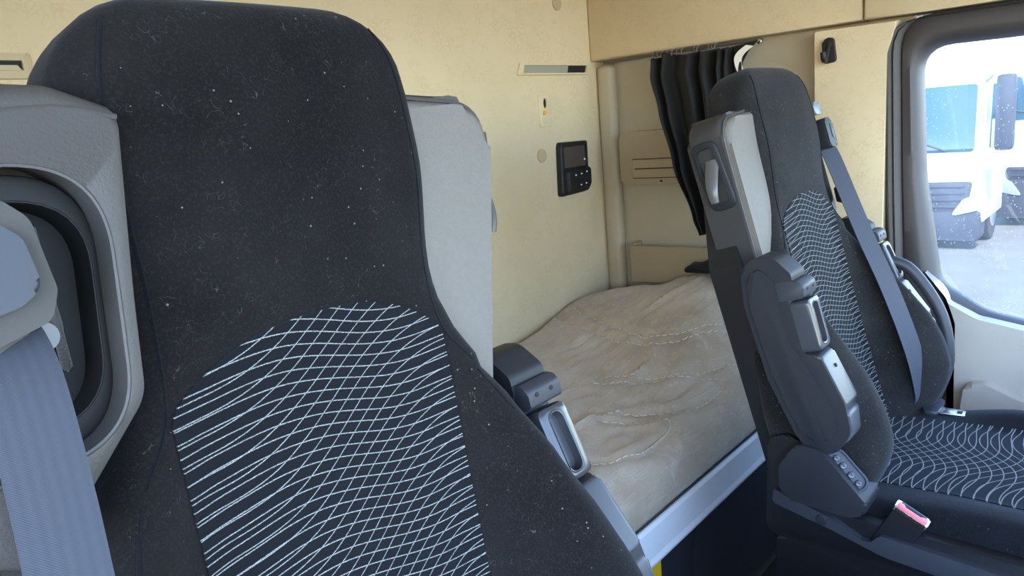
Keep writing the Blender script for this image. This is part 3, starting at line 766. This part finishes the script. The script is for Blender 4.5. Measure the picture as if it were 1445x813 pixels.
# black garment lying at the foot of the pocket
V = []; Fc = []; NX, NY = 44, 16
def gv(i, j):
    s = i/NX; q = 2*pi*j/NY
    y = 1.085-.30*s; prof_ = sin(pi*min(1, s*1.25+.03))**.6 if s < .78 else .55
    h = (.008+.013*prof_)*(1+.35*noise.noise(Vector((s*9, cos(q)*1.5, 3))))
    return (2.036+.036*cos(q)*(1+.25*noise.noise(Vector((s*7, sin(q), 1)))), y, .801+h+h*sin(q))
rg = [[gv(i, j) for j in range(NY)] for i in range(NX+1)]
V, Fc = loft(rg)
tag(obj('folded_garment', V, Fc, 'curtain'), 'crumpled black garment lying on the mattress in front of the wall pocket', 'garment')
# coat hook
t = empty('coat_hook', (2.088, .682, 1.37)); tag(t, 'small black coat hook high on the cream side panel', 'coat hook')
hx = lambda a, b, d: (d-2.088, a-.682, b-1.37)
prism('hook_plate', fillet([(.667, 1.375), (.699, 1.372), (.702, 1.425), (.690, 1.438), (.674, 1.436)], .008, 5), 2.074, 2.090, hx, 'plastic_dark', t, .005, 3)
hp = spline([(2.076-2.088, 0, .052), (2.062-2.088, 0, .045), (2.046-2.088, 0, .018), (2.040-2.088, 0, .010), (2.030-2.088, 0, .014), (2.026-2.088, 0, .030)], 6)
tube('hook', hp, .0075, 'plastic_dark', t, 10)

# curtain, rail
t = empty('curtain_rail', (2.076, .86, 1.455)); tag(t, 'thin pale curtain rail under the overhead panel', 'rail')
prism('track', rrect(-.006, .006, 0, .008, .002, 2), 0, .52, lambda a, b, d: (a, d, b), 'seal', t)
cyl('end_stop', (-.006, .004, -.003), (-1, 0, 0), .007, .010, 'chrome', t, 16, .002)
t = empty('curtain', (2.05, 1.05, .92)); tag(t, 'black gathered curtain hanging behind the far seat', 'curtain')
yl = [(0, 1.195), (.10, 1.195), (.28, 1.172), (.6, 1.130), (.9, 1.068), (1, 1.045)]
yr = [(0, .895), (.2, .90), (.5, .915), (1, .93)]
V = []; UVs = []; Fc = []; NX, NY = 170, 60
for j in range(NY+1):
    tt = j/NY
    for i in range(NX+1):
        s = i/NX
        y0, y1 = interp(yl, tt), interp(yr, tt)
        y = y0+(y1-y0)*(s+.028*sin(2*pi*s*3.1+tt*2.0)*min(1, s*4, (1-s)*4))
        y += -.03*sin(pi*s)*tt*(1-tt)*2
        ph = 2*pi*(s*6.3+.35*sin(2*pi*s*1.3)+.25*tt*sin(5*s))
        amp = .022*(1-.25*tt)+.005*noise.noise(Vector((s*5, tt*3, 0)))
        x = 2.050+amp*cos(ph)+.006*noise.noise(Vector((s*14, tt*5, 7)))
        x -= .022*sm(0, .12, tt)*(.4+.6*sin(pi*s))
        x -= .010*math.exp(-((s-.22)/.03)**2)*(1-sm(0, .1, tt))
        z = 1.447-(.53-.02*s)*tt+.006*cos(ph)*(1-tt)*.6+(.014*math.exp(-((s-.20)/.035)**2))*(1-sm(0, .15, tt))+.006*cos(2*ph)*0
        V.append((x-2.05, y-1.05, z-.92))
for j in range(NY):
    for i in range(NX): b = j*(NX+1)+i; Fc.append((b, b+1, b+NX+2, b+NX+1))
o = obj('cloth', V, Fc, 'curtain', t, closed=False)
sd = o.modifiers.new('thickness', 'SOLIDIFY'); sd.thickness = .002
for y in [1.185-.016*k for k in range(7)]+[1.050, 1.040, 1.005, .995, .985]:
    tube('glider', [(.012, y-1.05, .545-.92+.92), (-.006, y-1.05, .540), (-.008, y-1.05, .528)], .0022, 'lever', t, 6)
fl = [(2.045, .885, 1.447), (2.040, .862, 1.452), (2.035, .872, 1.425), (2.03, .892, 1.408), (2.03, .898, 1.37)]
V, Fc = [], []
for k, (a, b) in enumerate(zip([(2.046, .93, 1.447), (2.04, .925, 1.42), (2.036, .925, 1.39), (2.034, .925, 1.36)], [(2.044, .860, 1.455), (2.038, .885, 1.428), (2.034, .899, 1.40), (2.032, .902, 1.36)])):
    for q in range(5):
        p = Vector(a).lerp(Vector(b), q/4); V.append((p.x-2.05+.004*sin(q*2+k), p.y-1.05, p.z-.92))
for k in range(3):
    for q in range(4): b = k*5+q; Fc.append((b, b+1, b+6, b+5))
o = obj('curtain_flap', V, Fc, 'curtain', t, closed=False); sd = o.modifiers.new('thickness', 'SOLIDIFY'); sd.thickness = .002
st = [onX(1058, 64, 2.026), onX(1046, 74, 2.022), onX(1041, 84, 2.022), onX(1044, 98, 2.022), onX(1050, 112, 2.024)]
pts = [Vector(p)-Vector((2.05, 1.05, .92)) for p in spline(st, 6)]
ribbon('strap', pts, .021, 'strap', t, (.1, -1, -.25), .0015)['label'] = 'white cloth strap'

# ------------------------------------------------------------------ bunk
t = empty('bunk_base', (1.0, .75, 0)); tag(t, 'dark bunk base with silver front rail under the mattress', 'bunk')
bx = lambda a, b, d: (d-1.0, a-.75, b)
prism('front_rail', fillet([(.752, .366), (.744, .366), (.742, .374), (.747, .384), (.747, .448), (.752, .456), (.80, .456), (.80, .44), (.765, .44), (.765, .366)], .002, 3), -.26, 2.10, bx, 'rail', t)
boxo('front_panel', -1.26, 1.10, .022, .05, 0, .366, 'navy', t, .004)
prism('access_door', fillet([(1.40, .03), (1.40, .30), (1.44, .352), (2.05, .352), (2.05, .03)], [.01, .03, .03, .01, .01], 4), .764, .775, lambda a, b, d: (a-1.0, d-.75, b), 'navy', t, .003)
boxo('bed_board', -1.26, 1.10, .05, .685, .40, .44, 'navy', t)
boxo('side_bracket', 1.075, 1.10, -.02, .05, .33, .455, 'plastic_mid', t, .006)
yl_ = prism('warning_label', rrect(1.10, 1.263, .20, .352, .008), .769, .7722, lambda a, b, d: (a-1.0, d-.75, b), 'yellow', t); yl_['label'] = 'yellow label on the bunk front'
prism('label_mark', [(cos(q)*.008+1.225, sin(q)*.008+.318) for q in [2*pi*k/20 for k in range(20)]], .7684, .7695, lambda a, b, d: (a-1.0, d-.75, b), 'bezel', yl_)

quilt = [
 [(165, 115), (200, 140), (260, 165), (320, 185), (370, 190), (440, 178), (520, 162), (590, 150), (640, 140)],
 [(110, 145), (150, 150), (190, 170), (240, 190), (300, 207), (370, 210), (450, 195), (590, 172), (650, 160)],
 [(230, 295), (330, 298), (420, 295), (500, 280), (560, 265), (610, 250)],
 [(215, 310), (330, 310), (430, 300), (520, 298), (548, 303), (545, 325), (510, 355), (450, 380), (370, 390), (200, 390)],
 [(240, 410), (320, 412), (390, 408), (415, 420), (405, 440), (370, 470), (320, 500), (250, 515), (180, 520)],
]
MX0, MX1, MY0, MY1 = -.20, 2.075, .757, 1.432
def mtop(x, y):
    ty = (y-MY0)/(MY1-MY0)
    zl = .575+.085*sm(0, 1, ty)*.5+.0425*ty
    return zl+sm(1.5, 2.08, x)*(.085*sm(0, .4, ty)+.10*math.exp(-((y-1.03)/.17)**2))
def hit_top(px, py):
    d = ray(px, py); p = None
    for k in range(1, 2400):
        q = EYE+d*(k/1000/ F*1.4)
        if q.x > MX1+.2 or q.y > MY1+.2: break
        if q.z < mtop(q.x, min(q.y, MY1)): p = q; break
    return p
lines = []
for L in quilt:
    pts = [hit_top(720+a/1.835, 370+b/1.835) for a, b in L]
    pts = [Vector((p.x, p.y, 0)) for p in pts if p]
    if len(pts) > 2: lines.append(spline(pts, 7))
allq = [(p.x, p.y) for L in lines for p in L]
def mz(x, y):
    z = mtop(x, y)
    # quilted rumples
    n1 = noise.noise(Vector((x*5, y*9, 1.7))); n2 = noise.noise(Vector((x*13+n1*2, y*20+n1*3, 4.2)))
    z += .0085*n1+.0075*n2
    rp = sin(y*70+n1*7+x*26)+.6*sin(y*120-x*18+n2*5)
    z += .0036*rp*sm(1.35, .95, y)*max(0, .65+n2+n1*.6)*sm(.2, .9, x)
    n3 = noise.noise(Vector((x*4+2, y*16+n1*2, 9))); z += .016*max(0, .25-abs(n3))**1.2
    if x > .75:
        dm = 9
        for a, b in allq:
            dd = (a-x)**2+(b-y)**2
            if dd < dm: dm = dd
        dm = sqrt(dm); z += -.007*math.exp(-(dm/.012)**2)+.002*math.exp(-((dm-.03)/.016)**2)
    return z
def outline_in(x, y):
    return x, y
NXm, NYm = 210, 96
V = []; idx = {}
RC = .05
def mshape(i, j):
    # rounded plan: the far rear corner is cut by a wide radius
    x = MX0+(MX1-MX0)*i/NXm; ty = j/NYm
    ymax = MY1
    if x > 1.86: ymax = MY1-.16+.16*sqrt(max(0, 1-((x-1.86)/.225)**2))
    return x, MY0+(ymax-MY0)*ty
top = []
for j in range(NYm+1):
    for i in range(NXm+1):
        x, y = mshape(i, j)
        z = mz(x, y)
        ymax = mshape(i, NYm)[1]
        def dropf(d, r): return 0 if d > r else r-sqrt(max(0, r*r-(r-d)**2))
        z -= dropf(y-MY0, .085)*.95+dropf(ymax-y, .05)*.7+dropf(MX1-x, .03)*.6+dropf(x-MX0, .05)
        z = max(z, .478)
        top.append((x, y, z))
V = list(top); nT = len(top); W1 = NXm+1
Fc = []
for j in range(NYm):
    for i in range(NXm): b = j*W1+i; Fc.append((b, b+1, b+W1+1, b+W1))
per = [i for i in range(W1)]+[j*W1+NXm for j in range(1, NYm+1)]+[NYm*W1+i for i in range(NXm-1, -1, -1)]+[j*W1 for j in range(NYm-1, 0, -1)]
b0 = len(V)
for k in per: x, y, z = V[k]; V.append((x, y, max(.458, min(z-.01, .47))))
n = len(per)
for k in range(n): Fc.append((per[k], b0+k, b0+(k+1) % n, per[(k+1) % n]))
b1 = len(V)
for k in per: x, y, z = top[k]; V.append((min(x, MX1-.01), max(y, MY0+.006), .457))
for k in range(n): Fc.append((b0+k, b1+k, b1+(k+1) % n, b0+(k+1) % n))
Fc.append(tuple(range(b1, b1+n)))
t = empty('mattress', (1.0, 1.1, .457)); tag(t, 'beige quilted velour mattress lying on the bunk', 'mattress')
o = obj('mattress_body', [(x-1.0, y-1.1, z-.457) for x, y, z in V], Fc, 'bed', t)
# stitching: dashed pale thread in each quilting groove
for L in lines:
    bm = bmesh.new(); acc = 0; Vt = []; Ft = []
    dense = [];
    for a, b in zip(L, L[1:]):
        for k in range(4): dense.append(a.lerp(b, k/4))
    seg = []
    dist = 0; on = True; prev = None
    for p in dense:
        q = Vector((p.x, p.y, 0))
        if prev is not None: dist += (q-prev).length
        prev = q
        seg.append(q)
        if dist > .011:
            if on and len(seg) > 1:
                vv, ff = tube_vf([(s.x-1.0, s.y-1.1, mz(s.x, s.y)+.0012-.457) for s in (seg[0], seg[len(seg)//2], seg[-1])], .0016, 6)
                o0 = len(Vt); Vt += vv; Ft += [tuple(x+o0 for x in f) for f in ff]
            on = not on; dist = 0 if on else .0065; seg = [q]
    if Vt: obj('stitching', Vt, Ft, 'thread', t)
bead = []
Vt, Ft = [], []
for k in range(330):
    x = -.15+k*.0068
    if x > 2.07: break
    vv, ff = tube_vf([(x-1.0-.0028, MY0-.003-1.1, .005), (x-1.0, MY0-.003-1.1, .005), (x-1.0+.0028, MY0-.003-1.1, .005)], [.0018, .0034, .0018], 6)
    o0 = len(Vt); Vt += vv; Ft += [tuple(q+o0 for q in f) for f in ff]
obj('edge_piping', Vt, Ft, 'pipe', t)

# ------------------------------------------------------------------ outside
GZ = -1.33
g = struct(obj('ground', [(-40, -60, GZ), (90, -60, GZ), (90, 60, GZ), (-40, 60, GZ)], [(0, 1, 2, 3)], 'asphalt', smooth=False, closed=False))
def truck(label, X, yc, w, roof, ws0, ws1, gr0, gr1, rot):
    """front faces -x; z values above ground"""
    t = empty('parked_truck', (X, yc, GZ)); t.rotation_euler = (0, 0, rot); tag(t, label, 'truck', 'white trucks parked outside')
    h = w/2
    prof = fillet([(.0, .45), (-.02, ws0-.15), (.10, ws1+.05), (.30, roof-.1), (.55, roof), (1.9, roof), (1.9, .45)], [.03, .05, .08, .2, .2, .08, .03], 5)
    b = prism('cab', prof, -h, h, lambda a, bb, d: (a, d, bb), 'tw', t, .06, 4)
    def FZ(yv, zv, d):   # front face coords
        base = -.02+(.12)*max(0, (zv-(ws0-.15))/(ws1-ws0+.2))
        return (base+d, yv, zv)
    prism('windscreen', rrect(-h+.14, h-.14, ws0, ws1, .07), -.018, .03, FZ, 'tglass', t, .006)
    wp = [(-.55, .35), (-.1, .75), (.4, 1.2)]
    for q in (-.7, 0.05, .55):
        tube('wiper', [FZ(q, ws0+.02, -.03), FZ(q+.3, ws0+.14, -.03), FZ(q+.62, ws0+.2, -.028)], .012, 'tdark', t, 6)
    gr = prism('grille', fillet([(-h+.22, gr0), (h-.22, gr0), (h-.14, gr1), (-h+.14, gr1)], .05), -.045, .05, lambda a, bb, d: (d-.02, a, bb), 'tdark', t, .012)
    k = gr0+.08
    while k < gr1-.05:
        prism('slat', rrect(-h+.24, h-.24, k, k+.035, .012), -.06, -.03, lambda a, bb, d: (d-.02, a, bb), 'tlamp' if False else 'tdark', gr, .006); k += .11
    prism('bumper', fillet([(-h+.02, .16), (h-.02, .16), (h, .45), (h-.02, gr0+.02), (-h+.02, gr0+.02), (-h, .45)], .06), -.10, .35, lambda a, bb, d: (d, a, bb), 'tdark', t, .03, 3)
    for s in (-1, 1):
        prism('headlamp', fillet([(s*(h-.44), .56), (s*(h-.05), .66), (s*(h-.05), .94), (s*(h-.26), .84)], .04), -.125, -.05, lambda a, bb, d: (d, a, bb), 'tlamp', t, .012)
        mr = tube('mirror_arm', [FZ(s*(h-.05), ws1+.03, .02), FZ(s*(h+.10), ws1+.12, -.22), FZ(s*(h+.22), ws1+.06, -.25)], .03, 'tw', t, 8)
        prism('mirror', rrect(s*(h+.16) if s > 0 else s*(h+.16)-.24, s*(h+.16)+.24 if s > 0 else s*(h+.16), ws0+.02, ws1+.10, .06), -.28, -.08, lambda a, bb, d: (d+.03, a, bb), 'tdark', mr, .03, 3)
        prism('door_glass', fillet([(.42, ws0+.02), (1.25, ws0-.02), (1.25, ws1), (.52, ws1)], .06), s*(h-.005), s*(h+.012), lambda a, bb, d: (a, d, bb), 'tglass', t, .004)
        wh = cyl('wheel', (1.15, s*(h-.32), .5), (0, s, 0), .5, .30, 'tyre', t, 36, .04)
        cyl('rim', (1.15, s*(h-.025), .5), (0, s, 0), .28, .02, 'tlamp', wh, 24, .01)
    boxo('chassis', 1.85, 4.5, -.45, .45, .55, .85, 'tdark', t, .02)
    return t
truck('white truck cab with dark grille seen at the rear edge of the window', 14.0, 3.44, 2.46, 3.4, 1.60, 2.66, .62, 1.12, 0)
truck('white truck cab parked farther back beyond the first one', 16.6, 1.18, 2.46, 3.5, 1.95, 2.72, .85, 1.1, 0)

# ------------------------------------------------------------------ light
wd = bpy.data.worlds.new('sky'); S.world = wd; wd.use_nodes = True
nt = wd.node_tree; bg = nt.nodes['Background']
sky = nt.nodes.new('ShaderNodeTexSky'); sky.sky_type = 'NISHITA'; sky.sun_disc = False
sky.sun_elevation = radians(50); sky.sun_rotation = radians(235); sky.air_density = 1.0; sky.dust_density = .4; sky.ozone_density = 3.0
nt.links.new(sky.outputs[0], bg.inputs[0]); bg.inputs[1].default_value = .62
sl = bpy.data.lights.new('sun', 'SUN'); sl.energy = 4.6; sl.angle = radians(.6); sl.color = (1, .86, .66)
so_ = bpy.data.objects.new('sun', sl); COL.objects.link(so_)
so_.rotation_euler = Vector((.78, .40, -.95)).to_track_quat('-Z', 'Y').to_euler()
def portal(name, loc, aim, sx, sy):
    l = bpy.data.lights.new(name, 'AREA'); l.shape = 'RECTANGLE'; l.size = sx; l.size_y = sy; l.cycles.is_portal = True
    o = bpy.data.objects.new(name, l); COL.objects.link(o); o.location = loc; o.rotation_euler = Vector(aim).to_track_quat('-Z', 'Y').to_euler()
portal('windscreen_portal', (.94, -.93, 1.33), (0, 1, 0), 2.5, 1.1)
portal('near_door_portal', (-.30, -.1, .85), (1, 0, 0), 1.6, 1.6)
S.view_settings.view_transform = 'Standard'; S.view_settings.look = 'None'; S.view_settings.gamma = 1
S.view_settings.use_curve_mapping = False
S.view_settings.exposure = 1.5
S.cycles.use_denoising = True
S.cycles.max_bounces = 10; S.cycles.diffuse_bounces = 6; S.cycles.transparent_max_bounces = 12
